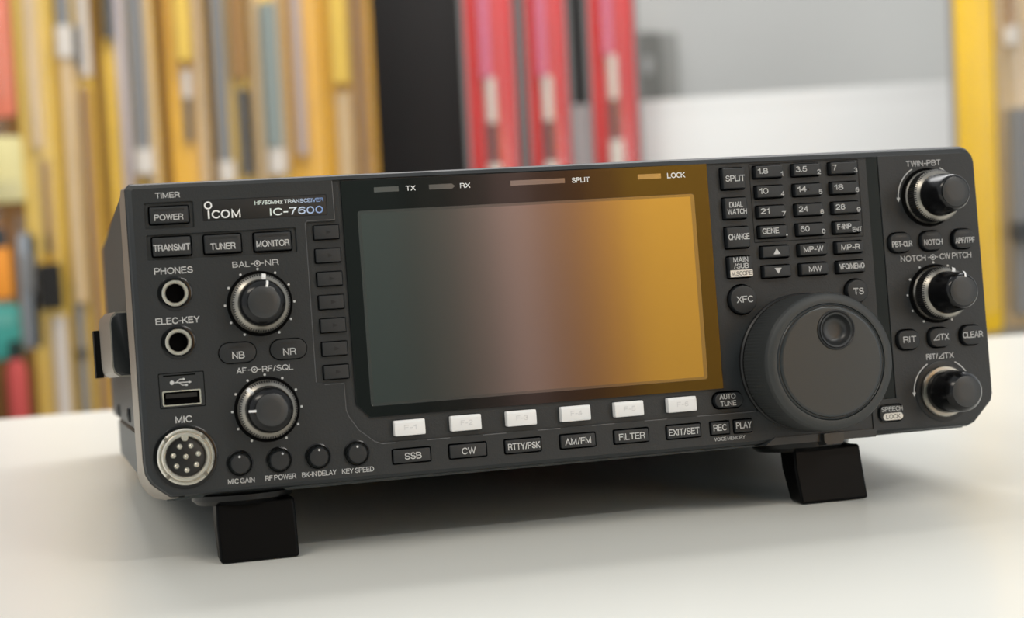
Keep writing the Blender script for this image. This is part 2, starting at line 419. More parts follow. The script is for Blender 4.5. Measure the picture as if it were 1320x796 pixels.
# keys: name, box, corner radius, face height, plate, legends, ink
RECTS = []
def K(name, box, r, zf, legends, inset=0.6, slot=None, m='key', ink='legend', label=None, well=0.0):
    RECTS.append(dict(name=name, box=box, r=r, zf=zf, leg=legends, inset=inset, slot=slot, m=m, ink=ink, label=label, well=well))
K('power_button', (7.61, 22.57, 98.46, 105.63), 0.9, 1.2, [('POWER', 14.87, 101.2, 10.29, 2.16)], slot=(9.5, 20.5, 103.9))
K('transmit_button', (7.88, 22.63, 86.69, 94.56), 0.9, 1.2, [('TRANSMIT', 15.19, 90.2, 13.12, 2.38)])
K('tuner_button', (26.37, 40.76, 86.65, 94.42), 0.9, 1.2, [('TUNER', 33.53, 89.63, 9.05, 2.35)], slot=(28, 39, 92.7))
K('monitor_button', (44.49, 59.07, 86.47, 94.3), 0.9, 1.2, [('MONITOR', 51.69, 89.67, 12.11, 2.36)], slot=(46.2, 57.2, 92.5))
K('noise_button', (29.1, 43.21, 46.6, 54.6), 3.9, 0.9, [('NB', 36.37, 49.64, 4.5, 2.54)], inset=0.35, slot=(33.2, 38.6, 52.7))
K('noise_button', (47.7, 61.8, 46.6, 54.6), 3.9, 0.9, [('NR', 55.06, 49.62, 4.74, 2.56)], inset=0.35, slot=(51.8, 57.2, 52.7))
for i in range(7):
    K('soft_key', (66.8, 76.88, 89.8 - i * 8.635, 95.6 - i * 8.635), 0.5, 0.75, [('>', 72.6, 92.7 - i * 8.635, 1.9, 1.6)], inset=0.42, ink='faint')
for i, x in enumerate((91.67, 113.25, 134.87, 156.39, 177.87, 199.6)):
    K('function_key', (x - 0.25, x + 12.1, 15.0, 21.4), 0.7, 2.2, [('F-%d' % (i + 1), x + 6.0, 18.3, 4.6, 1.9)], inset=0.3, m='fkey', ink='greyink', label='glossy white key')
for x0, x1, s, cx, w in ((90.2, 105.39, 'SSB', 98.24, 6.41), (111.78, 127.01, 'CW', 119.56, 5.38), (133.38, 148.42, 'RTTY/PSK', 141.19, 12.6), (155.24, 170.18, 'AM/FM', 162.69, 10.52), (176.83, 191.7, 'FILTER', 184.34, 10.53), (198.3, 213.19, 'EXIT/SET', 205.8, 12.62)):
    K('mode_key', (x0, x1, 4.7, 10.8), 0.8, 1.0, [(s, cx, 7.65, w, 2.5)])
K('voice_key', (216.56, 225.26, 4.79, 10.65), 0.6, 1.2, [('REC', 220.62, 7.94, 5.42, 2.5)])
K('voice_key', (226.37, 234.72, 4.78, 10.7), 0.6, 1.2, [('PLAY', 230.63, 8.1, 6.47, 2.5)])
K('tune_key', (218.64, 231.9, 14.75, 21.94), 3.2, 1.6, [('AUTO', 224.54, 19.79, 6.72, 1.96), ('TUNE', 224.68, 17.1, 6.65, 1.96)], inset=0.75)
KZ = 1.9
K('split_key', (228.95, 239.5, 100.4, 109.7), 0.7, KZ, [('SPLIT', 234.6, 105.03, 8.05, 2.4)], inset=0.62)
K('dual_watch_key', (228.95, 239.5, 88.7, 98.0), 0.7, KZ, [('DUAL', 234.19, 94.68, 5.77, 2.1), ('WATCH', 234.46, 91.9, 8.18, 2.1)], inset=0.62)
K('change_key', (228.95, 239.5, 77.1, 86.4), 0.7, KZ, [('CHANGE', 234.4, 81.97, 8.9, 2.4)], inset=0.62)
K('main_key', (228.95, 239.6, 65.5, 74.8), 0.7, KZ, [('MAIN', 234.38, 72.95, 6.32, 2.0), ('/SUB', 234.4, 70.45, 6.19, 2.0)], inset=0.62)
num = [[('1.8', '1'), ('3.5', '2'), ('7', '3')], [('10', '4'), ('14', '5'), ('18', '6')], [('21', '7'), ('24', '8'), ('28', '9')], [('GENE', '.'), ('50', '0'), ('F-INP', 'ENT')]]
wid = {'1.8': 4.37, '3.5': 4.7, '7': 1.7, '10': 3.8, '14': 3.9, '18': 3.9, '21': 3.6, '24': 3.9, '28': 4.0, 'GENE': 7.08, '50': 3.9, 'F-INP': 6.1, 'ENT': 4.09, '.': 0.5, '1': 0.8}
KX = (242.99, 259.3, 275.3)
for r_ in range(4):
    for c_ in range(3):
        a, bb = num[r_][c_]; x = KX[c_]; y = 104.2 - 7.93 * r_
        wa = wid[a]; wb = wid.get(bb, 1.45)
        K('number_key', (x, x + 12.65, y, y + 5.75), 0.6, KZ, [(a, x + 1.4 + wa / 2, y + 3.15, wa, 2.2), (bb, x + 12.0 - wb / 2, y + 1.75, wb, 1.85)], inset=0.62)
K('memory_key', (KX[0] + 0.4, KX[0] + 13.1, 72.4, 78.05), 0.6, KZ, [('^', KX[0] + 6.9, 75.3, 3.0, 2.3)], inset=0.62)
K('memory_key', (KX[0] + 0.4, KX[0] + 13.1, 64.6, 70.3), 0.6, KZ, [('v', KX[0] + 6.9, 67.6, 3.0, 2.3)], inset=0.62)
K('memory_key', (259.33, 272.2, 72.4, 78.05), 0.6, KZ, [('MP-W', 265.64, 75.3, 8.4, 2.25)], inset=0.62)
K('memory_key', (259.33, 272.2, 64.6, 70.3), 0.6, KZ, [('MW', 265.78, 67.5, 5.5, 2.25)], inset=0.62)
K('memory_key', (275.35, 288.1, 72.4, 78.05), 0.6, KZ, [('MP-R', 281.75, 75.23, 8.06, 2.25)], inset=0.62)
K('memory_key', (275.35, 288.1, 64.6, 70.3), 0.6, KZ, [('VFO/MEMO', 281.74, 67.6, 10.9, 2.25)], inset=0.62)
K('transfer_key', (234.5 - 6.3, 234.5 + 6.3, 57.24 - 6.3, 57.24 + 6.3), 6.29, 1.9, [('XFC', 234.86, 57.27, 6.84, 2.6)], inset=0.75)
K('step_key', (283.6 - 5.3, 283.6 + 5.3, 57.5 - 5.3, 57.5 + 5.3), 5.29, 1.9, [('TS', 283.77, 57.37, 4.49, 2.6)], inset=0.75)
RZ = 2.7
for x, s, w in ((303.8, 'PBT-CLR', 8.81), (317.75, 'NOTCH', 8.31), (332.0, 'APF/TPF', 8.79)):
    K('filter_key', (x - 5.3, x + 5.3, 71.3, 80.2), 3.6, RZ, [(s, x + 0.3, 75.1, w, 2.3)], inset=0.62, slot=(x - 2.4, x + 2.4, 78.2))
for x, s, w in ((304.0, 'RIT', 5.74), (318.0, 'dTX', 6.87), (332.3, 'CLEAR', 9.0)):
    K('offset_key', (x - 5.3, x + 5.3, 32.0, 40.9), 3.6, RZ, [(s, x + 0.15, 36.6, w, 2.5)], inset=0.62)
K('speech_key', (294.3 - 5.9, 294.3 + 5.9, 4.0, 11.4), 2.6, 1.9, [('SPEECH', 294.42, 9.35, 9.4, 1.9)], inset=0.62)

def hole(k): 
    b = k['box']; return [(p[0], p[1]) for p in rrect(b[0], b[1], b[2], b[3], k['r'], 0)]
# jack holes
JACKS = [(15.29, 73.6, 6.1), (15.33, 55.92, 6.1)]
port_hole = [(p[0], p[1]) for p in rrect(8.2, 22.1, 33.0, 38.6, 0.4, 0)]
A_hole = [circ(x, y, r) for x, y, r in JACKS] + [port_hole]
# raised left part and bottom strip
apron = [(2.9, 112.0), (2.3, 111.4), (2.3, 60), (2.3, 13.4), (2.7, 10.4), (4.3, 7.4), (6.8, 5.0), (10.0, 1.9), (120, 1.6), (230, 1.5), (292.0, 1.3), (292.0, 12.6), (236.6, 12.8), (149, 13.1), (86.7, 13.2), (84.2, 14.4), (78.8, 19.0), (75.6, 24.0), (74.7, 26.6), (74.6, 36.7), (67.0, 36.7), (64.3, 37.4), (64.4, 96.2), (65.0, 96.9), (75.3, 96.9), (75.2, 112.0)]
left_keys = [k for k in RECTS if k['name'] in ('power_button', 'transmit_button', 'tuner_button', 'monitor_button', 'noise_button', 'mode_key', 'voice_key')]
right_keys = [k for k in RECTS if k['name'] in ('filter_key', 'offset_key') ]
bay_keys = [k for k in RECTS if k not in left_keys and k not in right_keys and k['name'] != 'speech_key']
frames = [[(p[0], p[1]) for p in rrect(6.2, 24.0, 97.0, 106.9, 0.7, 0)], [(p[0], p[1]) for p in rrect(6.3, 60.7, 85.8, 95.2, 0.7, 0)]]
framed = ('power_button', 'transmit_button', 'tuner_button', 'monitor_button')
badge_hole = [(p[0], p[1]) for p in rrect(27.0, 72.8, 99.0, 106.9, 0.5, 0)]
plate(fp, [apron] + [hole(k) for k in left_keys if k['name'] not in framed] + frames + [badge_hole] + A_hole, -0.9, 0.0)
# lower level: screen bay and keypad
base = [(2.9, 112.0), (2.3, 111.4), (2.3, 13.4), (10.0, 1.9), (297.5, 1.3), (297.5, 111.0), (292.4, 112.0)]
plate(fp, [base] + [hole(k) for k in RECTS if k['name'] not in ('filter_key', 'offset_key', 'speech_key')] + A_hole, -2.4, -0.8)
# right section, slightly proud, with a sloping left flank over a groove
flank = [(297.4, 110.9), (297.4, 1.35)]
right = [(297.4, 111.0), (297.4, 13.2), (286.5, 13.0), (286.5, 1.3), (329.0, 1.2), (331.4, 2.2), (339.3, 10.0), (340.1, 12.4), (340.1, 60), (339.9, 106.4), (339.2, 108.4), (337.6, 110.0), (335.2, 110.8)]
sp = [k for k in RECTS if k['name'] == 'speech_key']
plate(fp, [right] + [hole(k) for k in right_keys + sp], -2.4, 0.5, 0.2)
front = fp.obj('front_panel', [M['panel'], M['void']], rd, 30)

# ridge line round the bay, its edge highlight painted as paler grey
rl = MB()
pts = [(75.2, 111.6), (75.3, 97.3), (64.9, 97.2), (64.2, 96.4), (64.1, 37.6)]
rl.tube([(p[0], p[1], 0.02) for p in pts], 0.13, 6)
pts = [(67.2, 36.5), (74.4, 36.5), (74.5, 26.4), (75.4, 23.9), (78.7, 18.8), (84.1, 14.2), (87.0, 13.0)]
rl.tube([(p[0], p[1], 0.02) for p in pts], 0.13, 6)
xs = [87.0, 92, 104.2, 113, 125.6, 134.8, 147.2, 156.2, 168.8, 178, 190.2, 199.4, 211.8, 236.6]
for a, b_ in zip(xs[0::2], xs[1::2]): rl.tube([(a, 12.98, 0.02), (b_, 12.98, 0.02)], 0.15, 6)
rl.obj('ridge_line', mat('ridge_highlight_grey', (96, 96, 98), 0.35, bump=0.02), front)

gs = MB(); gs.loft([[(292.6, y, -0.76) for y in (1.6, 111.0)] + [(296.9, y, 0.35) for y in (111.0, 1.6)], [(292.6, y, -0.9) for y in (1.6, 111.0)] + [(296.9, y, -0.9) for y in (111.0, 1.6)]])
gs.obj('flank_strip', mat('flank_gloss', (32, 36, 37), 0.3, bump=0.05), front, 0)
# framed number block outline
nb = MB()
for p in ([(241.9, 110.4), (289.0, 110.4)], [(289.0, 110.4), (289.0, 79.4)], [(289.0, 79.4), (241.9, 79.4)], [(241.9, 79.4), (241.9, 110.4)]):
    nb.stroke(p, 0.22, -0.76)
flatobj(nb, 'groove_line', M['void'], front)

# --- display
D0 = [(78.47, 111.4), (78.47, 28.4), (83.4, 23.05), (223.75, 23.05), (223.75, 111.4)]
dw = MB()
lcdh = [(p[0], p[1]) for p in rrect(83.9, 217.7, 27.1, 100.0, 1.3, 0)]
plate(dw, [D0, lcdh], -0.75, 0.0, 0.08)
disp = dw.obj('display_window', M['glass'], rd, 30)
bo = MB(); bo.loft([rrect(83.85, 217.75, 27.05, 100.05, 1.3, -0.03), rrect(85.2, 216.0, 28.2, 98.9, 0.5, -0.03)], False, False)
flatobj(bo, 'screen_border', M['border'], disp)
lc = MB(); lc.loft([rrect(85.2, 216.0, 28.2, 98.9, 0.5, -0.5), rrect(85.2, 216.0, 28.2, 98.9, 0.5, -0.04)], True, True)
lc.obj('lcd_screen', M['lcd'], disp, 0)
for x0, x1, tip in ((90.8, 100.2, 0), (111.85, 121.5, 1), (143.6, 165.3, 0), (194.9, 204.5, 0)):
    il = MB(); y = 107.55; h = 0.95
    o1 = [(x0, y - h), (x1 - (0.7 if tip else 0), y - h), (x1 + (0.4 if tip else 0), y), (x1 - (0.7 if tip else 0), y + h), (x0, y + h)]
    il.loft([[(p[0], p[1], -0.1) for p in o1], [(p[0], p[1], 0.06) for p in o1]])
    il.obj('indicator_lamp', M['lamp'], disp, 0)
for s, cx, w, h in (('TX', 104.76, 3.72, 1.9), ('RX', 125.83, 3.93, 1.9), ('SPLIT', 171.68, 7.2, 2.0), ('LOCK', 210.78, 7.42, 2.1)):
    dl = MB(); text(dl, s, cx, 107.55, w, h, 0.05, 0.16); flatobj(dl, 'legend', M['white'], disp)

# --- printed legends on the panel
LG = []
def nl(name='printed_legend'):
    m = MB(); LG.append((name, m)); return m
z = 0.05
for s, cx, cy, w, h in (('TIMER', 15.02, 109.3, 8.78, 2.03), ('PHONES', 15.31, 81.9, 13.7, 2.35), ('ELEC-KEY', 15.56, 63.76, 15.7, 2.35),
                        ('BAL', 39.73, 82.69, 6.38, 2.15), ('NR', 50.92, 82.75, 5.04, 2.15), ('AF', 37.15, 43.99, 3.61, 2.09), ('RF/SQL', 50.38, 43.99, 11.36, 2.1),
                        ('MIC', 15.25, 27.98, 5.8, 2.45), ('MIC GAIN', 34.4, 4.03, 9.77, 1.85), ('RF POWER', 48.67, 4.06, 11.29, 1.85),
                        ('BK-IN DELAY', 62.87, 4.1, 12.78, 1.85), ('KEY SPEED', 77.32, 4.05, 11.92, 1.85)):
    text(nl(), s, cx, cy, w, h, z)
text(nl(), 'VOICE MEMORY', 224.81, 3.4, 12.9, 1.4, z, 0.12)
def sym(mb, cx, cy, z):
    mb.ring(cx, cy, 0.85, 1.15, z); mb.disc(cx, cy, 0.42, z)
    mb.stroke([(cx - 2.35, cy), (cx - 1.1, cy)], 0.26, z); mb.stroke([(cx + 1.1, cy), (cx + 2.35, cy)], 0.26, z)
sym(nl('knob_symbol'), 45.6, 82.65, z); sym(nl('knob_symbol'), 41.86, 44.0, z)
def dots(mb, cx, cy, z, rng):
    for a in rng: mb.disc(cx + 12.67 * math.sin(math.radians(a)), cy + 12.67 * math.cos(math.radians(a)), 0.45, z, 14)
dots(nl('scale_dots'), 45.55, 67.93, z, range(-150, 151, 30)); dots(nl('scale_dots'), 45.45, 29.19, z, range(-150, 151, 30))
# usb sign
lg = nl('port_symbol')
lg.disc(12.0, 41.45, 0.75, z); lg.stroke([(12.0, 41.4), (18.2, 41.3)], 0.3, z); lg.poly([(18.0, 41.75), (19.0, 41.28), (18.0, 40.8)], z)
lg.stroke([(13.5, 41.4), (14.8, 42.5), (16.0, 42.5)], 0.28, z); lg.disc(16.2, 42.5, 0.4, z)
lg.stroke([(14.4, 41.4), (15.6, 40.3), (16.9, 40.3)], 0.28, z); lg.poly([(16.8, 40.65), (17.5, 40.65), (17.5, 39.95), (16.8, 39.95)], z)
zr = 0.55
text(nl(), 'TWIN-PBT', 317.48, 107.5, 15.6, 2.3, zr); text(nl(), 'NOTCH', 309.71, 69.14, 11.33, 2.4, zr); text(nl(), 'CW PITCH', 328.74, 69.19, 14.4, 2.4, zr)
sym(nl('knob_symbol'), 318.47, 69.12, zr); dots(nl('scale_dots'), 318.48, 54.3, zr, (-150, -120, -90, -60, -30, 0, 30, 60, 90, 120, 150))
text(nl(), 'RIT/', 314.6, 28.9, 5.2, 2.3, zr); delta(nl(), 317.4, 319.9, 27.75, 30.0, zr); text(nl(), 'TX', 322.2, 28.9, 4.2, 2.3, zr)
def arcs(cx, cy, r, z):
    for a0, a1, s in ((-28, -88, -1), (28, 62, 1)):
        pts = [(cx + r * math.sin(math.radians(a0 + (a1 - a0) * k / 14)), cy + r * math.cos(math.radians(a0 + (a1 - a0) * k / 14))) for k in range(15)]
        lg = nl('arrow_arc'); lg.stroke(pts, 0.42, z)
        a = math.radians(a1); p = (cx + r * math.sin(a), cy + r * math.cos(a)); tx, ty = math.cos(a) * s, -math.sin(a) * s
        nx, ny = math.sin(a), math.cos(a)
        lg.poly([(p[0] + nx * 0.8, p[1] + ny * 0.8), (p[0] - nx * 0.8, p[1] - ny * 0.8), (p[0] + tx * 1.8, p[1] + ty * 1.8)], z)
arcs(318.4, 93.5, 13.3, zr); arcs(318.4, 14.6, 13.0, zr)
for nm_, m_ in LG: flatobj(m_, nm_, M['legend'], front)

# --- name badge
bd = MB(); rbox(bd, 27.15, 72.65, 99.15, 106.75, 0.4, -0.85, -0.15, 0.12)
badge = bd.obj('name_badge', M['black'], rd, 30)
wl = MB(); z = -0.10
wl.ring(29.25, 104.85, 0.95, 1.45, z)
wl.stroke([(29.3, 103.0), (29.3, 99.95)], 0.62, z)
text(wl, 'C', 31.8, 101.45, 2.9, 3.1, z, 0.165); text(wl, 'O', 35.3, 101.45, 3.25, 3.1, z, 0.165); text(wl, 'M', 39.3, 101.45, 3.5, 3.1, z, 0.165)
flatobj(wl, 'logo', M['white'], badge)
fo = MB(); text(fo, 'HF/50MHz TRANSCEIVER', 58.9, 104.9, 25.4, 1.45, z, 0.165); text(fo, 'IC-7600', 61.4, 101.3, 19.6, 2.75, z, 0.165)
flatobj(fo, 'model_legend', M['foil'], badge, label='lettering shading from white to blue')

# --- keys
def lighter_edge(mb): pass
for k in RECTS:
    x0, x1, y0, y1 = k['box']; i = k['inset']; zf = k['zf']; r = max(k['r'] - i * 0.6, 0.15)
    kb = MB()
    if k['name'] == 'function_key':
        X0, X1, Y0, Y1 = x0 + i, x1 - i, y0 + i, y1 - i     # wedge: face leans back towards the top
        kb.loft([rrect(X0, X1, Y0, Y1, 0.5, -2.5), rrect(X0, X1, Y0, Y1, 0.5, 1.6),
                 rrect(X0 + .12, X1 - .12, Y0 + .12, Y1 - .8, 0.5, 2.1), rrect(X0 + .35, X1 - .35, Y0 + .35, Y1 - 1.1, 0.4, zf)], False, True)
    else:
        rbox(kb, x0 + i, x1 - i, y0 + i, y1 - i, r, -2.5, zf, 0.4 if zf > 1 else 0.25)
    ko = kb.obj(k['name'], M[k['m']], rd, 30, k['label'])
    zz = zf + 0.05
    for s, cx, cy, w, h in k['leg']:
        tx = MB()
        if s == '>': tx.poly([(cx - w / 2, cy - h / 2), (cx + w / 2, cy), (cx - w / 2, cy + h / 2)], zz)
        elif s == '^': tx.poly([(cx - w / 2, cy - h / 2), (cx + w / 2, cy - h / 2), (cx, cy + h / 2)], zz)
        elif s == 'v': tx.poly([(cx - w / 2, cy + h / 2), (cx, cy - h / 2), (cx + w / 2, cy + h / 2)], zz)
        elif s == '.': tx.disc(cx, cy - h / 2 + 0.35, 0.38, zz, 12)
        elif s == 'dTX':
            delta(tx, cx - w / 2, cx - w / 2 + 2.7, cy - h / 2, cy + h / 2, zz); text(tx, 'TX', cx + 1.5, cy, 3.9, h, zz)
        else: text(tx, s, cx, cy, w, h, zz)
        flatobj(tx, 'legend', M[k['ink']], ko)
    if k['name'] == 'main_key':
        t2 = MB(); t2.loft([rrect(229.6, 239.0, 66.2, 68.9, 0.2, zf + 0.01), rrect(229.6, 239.0, 66.2, 68.9, 0.2, zf + 0.05)], False, True); t2.obj('legend_patch', M['silver'], ko, 0, 'pale patch with dark lettering')
        t3 = MB(); text(t3, 'M.SCOPE', 234.4, 67.55, 8.4, 1.7, zf + 0.09); flatobj(t3, 'legend', M['dark_ink'], ko)
    if k['name'] == 'speech_key':
        t2 = MB(); t2.loft([rrect(290.3, 298.9, 4.9, 7.7, 1.3, zf + 0.01), rrect(290.3, 298.9, 4.9, 7.7, 1.3, zf + 0.05)], False, True); t2.obj('legend_patch', M['silver'], ko, 0, 'pale patch with dark lettering')
        t3 = MB(); text(t3, 'LOCK', 294.6, 6.3, 6.3, 1.8, zf + 0.09); flatobj(t3, 'legend', M['dark_ink'], ko)
    if k['slot']:
        a, b_, y = k['slot']; sl = MB(); sl.loft([rrect(a, b_, y - 0.35, y + 0.35, 0.2, zf - 0.1), rrect(a, b_, y - 0.35, y + 0.35, 0.2, zf + 0.06)], False, True)
        sl.obj('indicator_slot', M['slot'], ko, 0)
# raised dot on the "5" key
d5 = MB(); d5.lathe([(0.6, KZ), (0.5, KZ + 0.25), (0.25, KZ + 0.4)], 265.6, 99.3, 14)
k5 = [o for o in rd.children if o.name.startswith('number_key')][4]
d5.obj('raised_dot', M['black'], k5)

# --- jacks
for (x, y, r), nm in zip(JACKS, ('headphone_jack', 'key_jack')):
    j = MB(); j.lathe([(6.3, -0.6), (6.3, 0.25), (5.6, 0.55), (4.75, 0.55), (4.7, 0.2)], x, y, 48, c1=False)
    jo = j.obj(nm, M['gloss'], rd)
    q = MB(); q.lathe([(4.72, -1.0), (4.72, 0.8), (4.5, 1.05), (3.85, 1.05), (3.5, 0.6), (3.45, -1.2)], x, y, 48, c1=False)
    q.obj('jack_ring', M['chrome'], jo)
    v = MB(); v.lathe([(3.5, -1.0), (3.4, -9.0)], x, y, 32); v.obj('socket', M['void'], jo)
# --- usb port
u = MB(); z = 0.04
u.loft([rrect(7.2, 23.6, 32.2, 45.0, 0.5, z), rrect(7.5, 23.3, 32.5, 44.7, 0.4, z)], False, False)
u.stroke([(9.0, 44.0), (20.5, 44.0)], 0.5, z)
flatobj(u, 'groove_line', M['void'], front)
u = MB(); u.loft([rrect(8.25, 22.05, 33.05, 38.55, 0.5, -1), rrect(8.25, 22.05, 33.05, 38.55, 0.5, 0.45), rrect(8.75, 21.55, 33.5, 38.1, 0.4, 0.45), rrect(8.75, 21.55, 33.5, 38.1, 0.4, -8)], False, True)
up = u.obj('usb_port', M['chrome'], rd, 30)
MB().box(8.8, 21.5, 33.55, 38.05, -7.9, -2.2).obj('port_interior', M['void'], up, 0)
MB().box(9.6, 20.7, 35.9, 37.4, -2.3, -0.6).obj('contact_tongue', M['black'], up, 0)
# --- microphone connector
mx, my = 15.05, 14.5
mc = MB(); mc.lathe([(11.6, -0.6), (11.6, 0.35), (11.1, 0.6), (10.2, 0.6), (10.2, -0.2)], mx, my, 56, c1=False)
mo = mc.obj('microphone_connector', M['gloss'], rd)
mc = MB(); mc.lathe([(10.2, 0.0), (10.2, 1.6), (9.7, 2.1), (9.2, 2.1), (9.0, 1.5), (8.9, 1.5), (8.7, 2.6), (8.3, 3.0), (7.6, 3.0), (7.2, 2.4), (7.1, 0.2)], mx, my, 64, c1=False)
sh = mc.obj('connector_shell', M['chrome'], mo)
for a in (45, 135, 225, 315):
    nn = MB(); ca, sa = math.cos(math.radians(a)), math.sin(math.radians(a)); L = []
    for z_ in (0.8, 2.25):
        L.append([(mx + r_ * ca - t_ * sa, my + r_ * sa + t_ * ca, z_) for r_, t_ in ((8.9, -0.7), (10.1, -0.7), (10.1, 0.7), (8.9, 0.7))])
    nn.loft(L); nn.obj('locking_tab', M['satin'], sh, 0)
ins = MB(); ins.lathe([(7.15, 0.0), (7.15, 1.4), (7.0, 1.5)], mx, my, 48); ins.obj('pin_insert', M['black'], mo)
ky = MB(); ky.lathe([(1.25, 0.5), (1.25, 2.6), (1.0, 2.9)], mx, my + 6.9, 20); ky.obj('key_notch', M['chrome'], mo)
for a in (0, 1, 2, 3, 4, 5, 6, 7):
    if a < 7:
        an = math.radians(180 + a * 360 / 7); px, py = mx + 4.55 * math.sin(an), my - 0.25 + 4.55 * math.cos(an)
    else: px, py = mx - 0.05, my + 0.1
    pn = MB(); pn.lathe([(0.95, 1.4), (0.95, 1.75), (0.7, 1.75), (0.62, 1.6), (0.55, 2.3), (0.3, 2.5)], px, py, 18)
    pn.obj('pin', M['chrome'], mo)

# --- knobs
def concentric(name, cx, cy, zr_, zc, ring_ang, cap_ang, z0=0.0):
    b_ = MB(); b_.lathe([(12.0, z0 - 0.5), (12.0, z0 + 0.12), (11.8, z0 + 0.2), (8, z0 + 0.2)], cx, cy, 64)
    ko = b_.obj(name, M['void'], rd)
    q = MB(); z1 = z0 + zr_
    q.lathe([(10.2, z0 + 0.4), (10.8, z0 + 0.6), (10.85, z0 + 1.6), (10.4, z0 + 2.3), (9.5, z0 + 2.3)], cx, cy, 96, c1=True)
    q.cur = 1
    q.lathe([(10.2, z0 + 2.2), (10.5, z0 + 2.35), (10.4, z1 - 1.8), (10.1, z1 - 1.7)], cx, cy, 144, teeth=(1, 2), amp=0.4, c1=True)
    q.cur = 0
    q.lathe([(10.0, z1 - 1.8), (10.5, z1 - 1.75), (10.45, z1 - 1.5), (9.7, z1 - 0.7), (8.7, z1), (8.0, z1)], cx, cy, 144, c1=True)
    q.cur = 1
    for i in range(72):
        a = 2 * PI * i / 72; ux, uy = math.sin(a), math.cos(a); vs = []
        for rr, zz, ww in ((10.56, z1 - 1.55, 0.26), (10.2, z1 - 1.14, 0.26), (9.85, z1 - 0.78, 0.2)):
            vs += [(cx + ux * rr - uy * ww, cy + uy * rr + ux * ww, zz), (cx + ux * rr + uy * ww, cy + uy * rr - ux * ww, zz)]
        q.add(vs, [(0, 1, 3, 2), (2, 3, 5, 4)])
    ro = q.obj('outer_ring', [M['satin'], M['knurl']], ko, 25)
    c_ = MB(); zc += z0
    c_.lathe([(8.6, z1 - 0.3), (8.6, z1 + 0.6), (8.45, z1 + 1.4), (7.3 + 0.8 * (zc - z1 < 9), zc - 2.4), (6.9 + 0.65 * (zc - z1 < 9), zc - 1.3), (6.3, zc - 0.4), (5.8, zc - 0.1)], cx, cy, 64)
    co = c_.obj('inner_knob', M['gloss'], ko, 40)
    f = MB(); f.lathe([(5.85, zc - 0.15), (5.6, zc), (3.0, zc + 0.12)], cx, cy, 48); f.obj('cap_face', M['cap'], co)
    if ring_ang is not None:
        a = math.radians(ring_ang); p = MB(); ux, uy = math.sin(a), math.cos(a)
        L = []
        for rr, zz in ((10.75, z1 - 1.9), (10.5, z1 - 0.7), (9.3, z1 + 0.05), (8.5, z1 + 0.12)):
            L.append([(cx + ux * rr - uy * .75, cy + uy * rr + ux * .75, zz), (cx + ux * rr + uy * .75, cy + uy * rr - ux * .75, zz)])
        vs = [q_ for l in L for q_ in l]; p.add(vs, [(0, 1, 3, 2), (2, 3, 5, 4), (4, 5, 7, 6)]); p.obj('pointer', M['white'], ro, 0)
    if cap_ang is not None:
        a = math.radians(cap_ang); p = MB(); ux, uy = math.sin(a), math.cos(a)
        vs = []
        for rr, zz in ((8.0, zc - 2.2), (7.5, zc - 1.1), (6.6, zc - 0.25), (5.5, zc + 0.12)):
            vs += [(cx + ux * rr - uy * .4, cy + uy * rr + ux * .4, zz), (cx + ux * rr + uy * .4, cy + uy * rr - ux * .4, zz)]
        p.add(vs, [(0, 1, 3, 2), (2, 3, 5, 4), (4, 5, 7, 6)]); p.obj('pointer', M['white'], co, 0)
concentric('balance_knob', 45.55, 67.93, 6.6, 13.6, 8, 14)
concentric('volume_knob', 45.45, 29.19, 6.6, 14.8, -42, -90)
concentric('passband_knob', 318.4, 93.5, 9.6, 22.6, None, None, 0.5)
concentric('notch_knob', 318.48, 54.3, 9.6, 22.6, 22, 12, 0.5)
b_ = MB(); b_.lathe([(12.3, 0.0), (12.3, 0.75), (11.8, 1.0), (9, 1.0)], 318.4, 14.6, 64); ko = b_.obj('offset_knob', M['black'], rd)
q = MB(); q.lathe([(10.3, 0.9), (10.4, 2.4), (10.0, 3.0), (9.0, 3.2), (8.6, 3.2)], 318.4, 14.6, 64); q.obj('outer_ring', M['satin'], ko)
c_ = MB(); c_.lathe([(8.75, 3.0), (8.7, 4.0), (8.1, 16.6), (7.9, 17.3), (6.4, 19.2), (6.2, 19.4)], 318.4, 14.6, 64); co = c_.obj('inner_knob', M['gloss'], ko, 40)
f = MB(); f.lathe([(6.3, 19.3), (6.0, 19.5), (3.0, 19.6)], 318.4, 14.6, 48); f.obj('cap_face', M['cap'], co)

for cx, a in ((34.21, -5), (48.56, 25), (62.85, 5), (77.27, 0)):
    cy = 10.3
    b_ = MB(); b_.lathe([(4.95, -0.2), (4.95, 0.2), (4.5, 0.4), (4.2, 0.15), (4.1, 0.15)], cx, cy, 36); ko = b_.obj('trim_knob', M['gloss'], rd)
    q = MB(); q.lathe([(3.85, 0.1), (3.75, 2.2), (3.3, 2.7), (2.6, 2.75)], cx, cy, 24, teeth=(0, 1), amp=0.3); kc = q.obj('knob_cap', M['key'], ko, 40)
    p = MB(); an = math.radians(a); p.disc(cx + 2.6 * math.sin(an), cy + 2.6 * math.cos(an), 0.42, 2.82, 12); flatobj(p, 'pointer', M['legend'], kc)

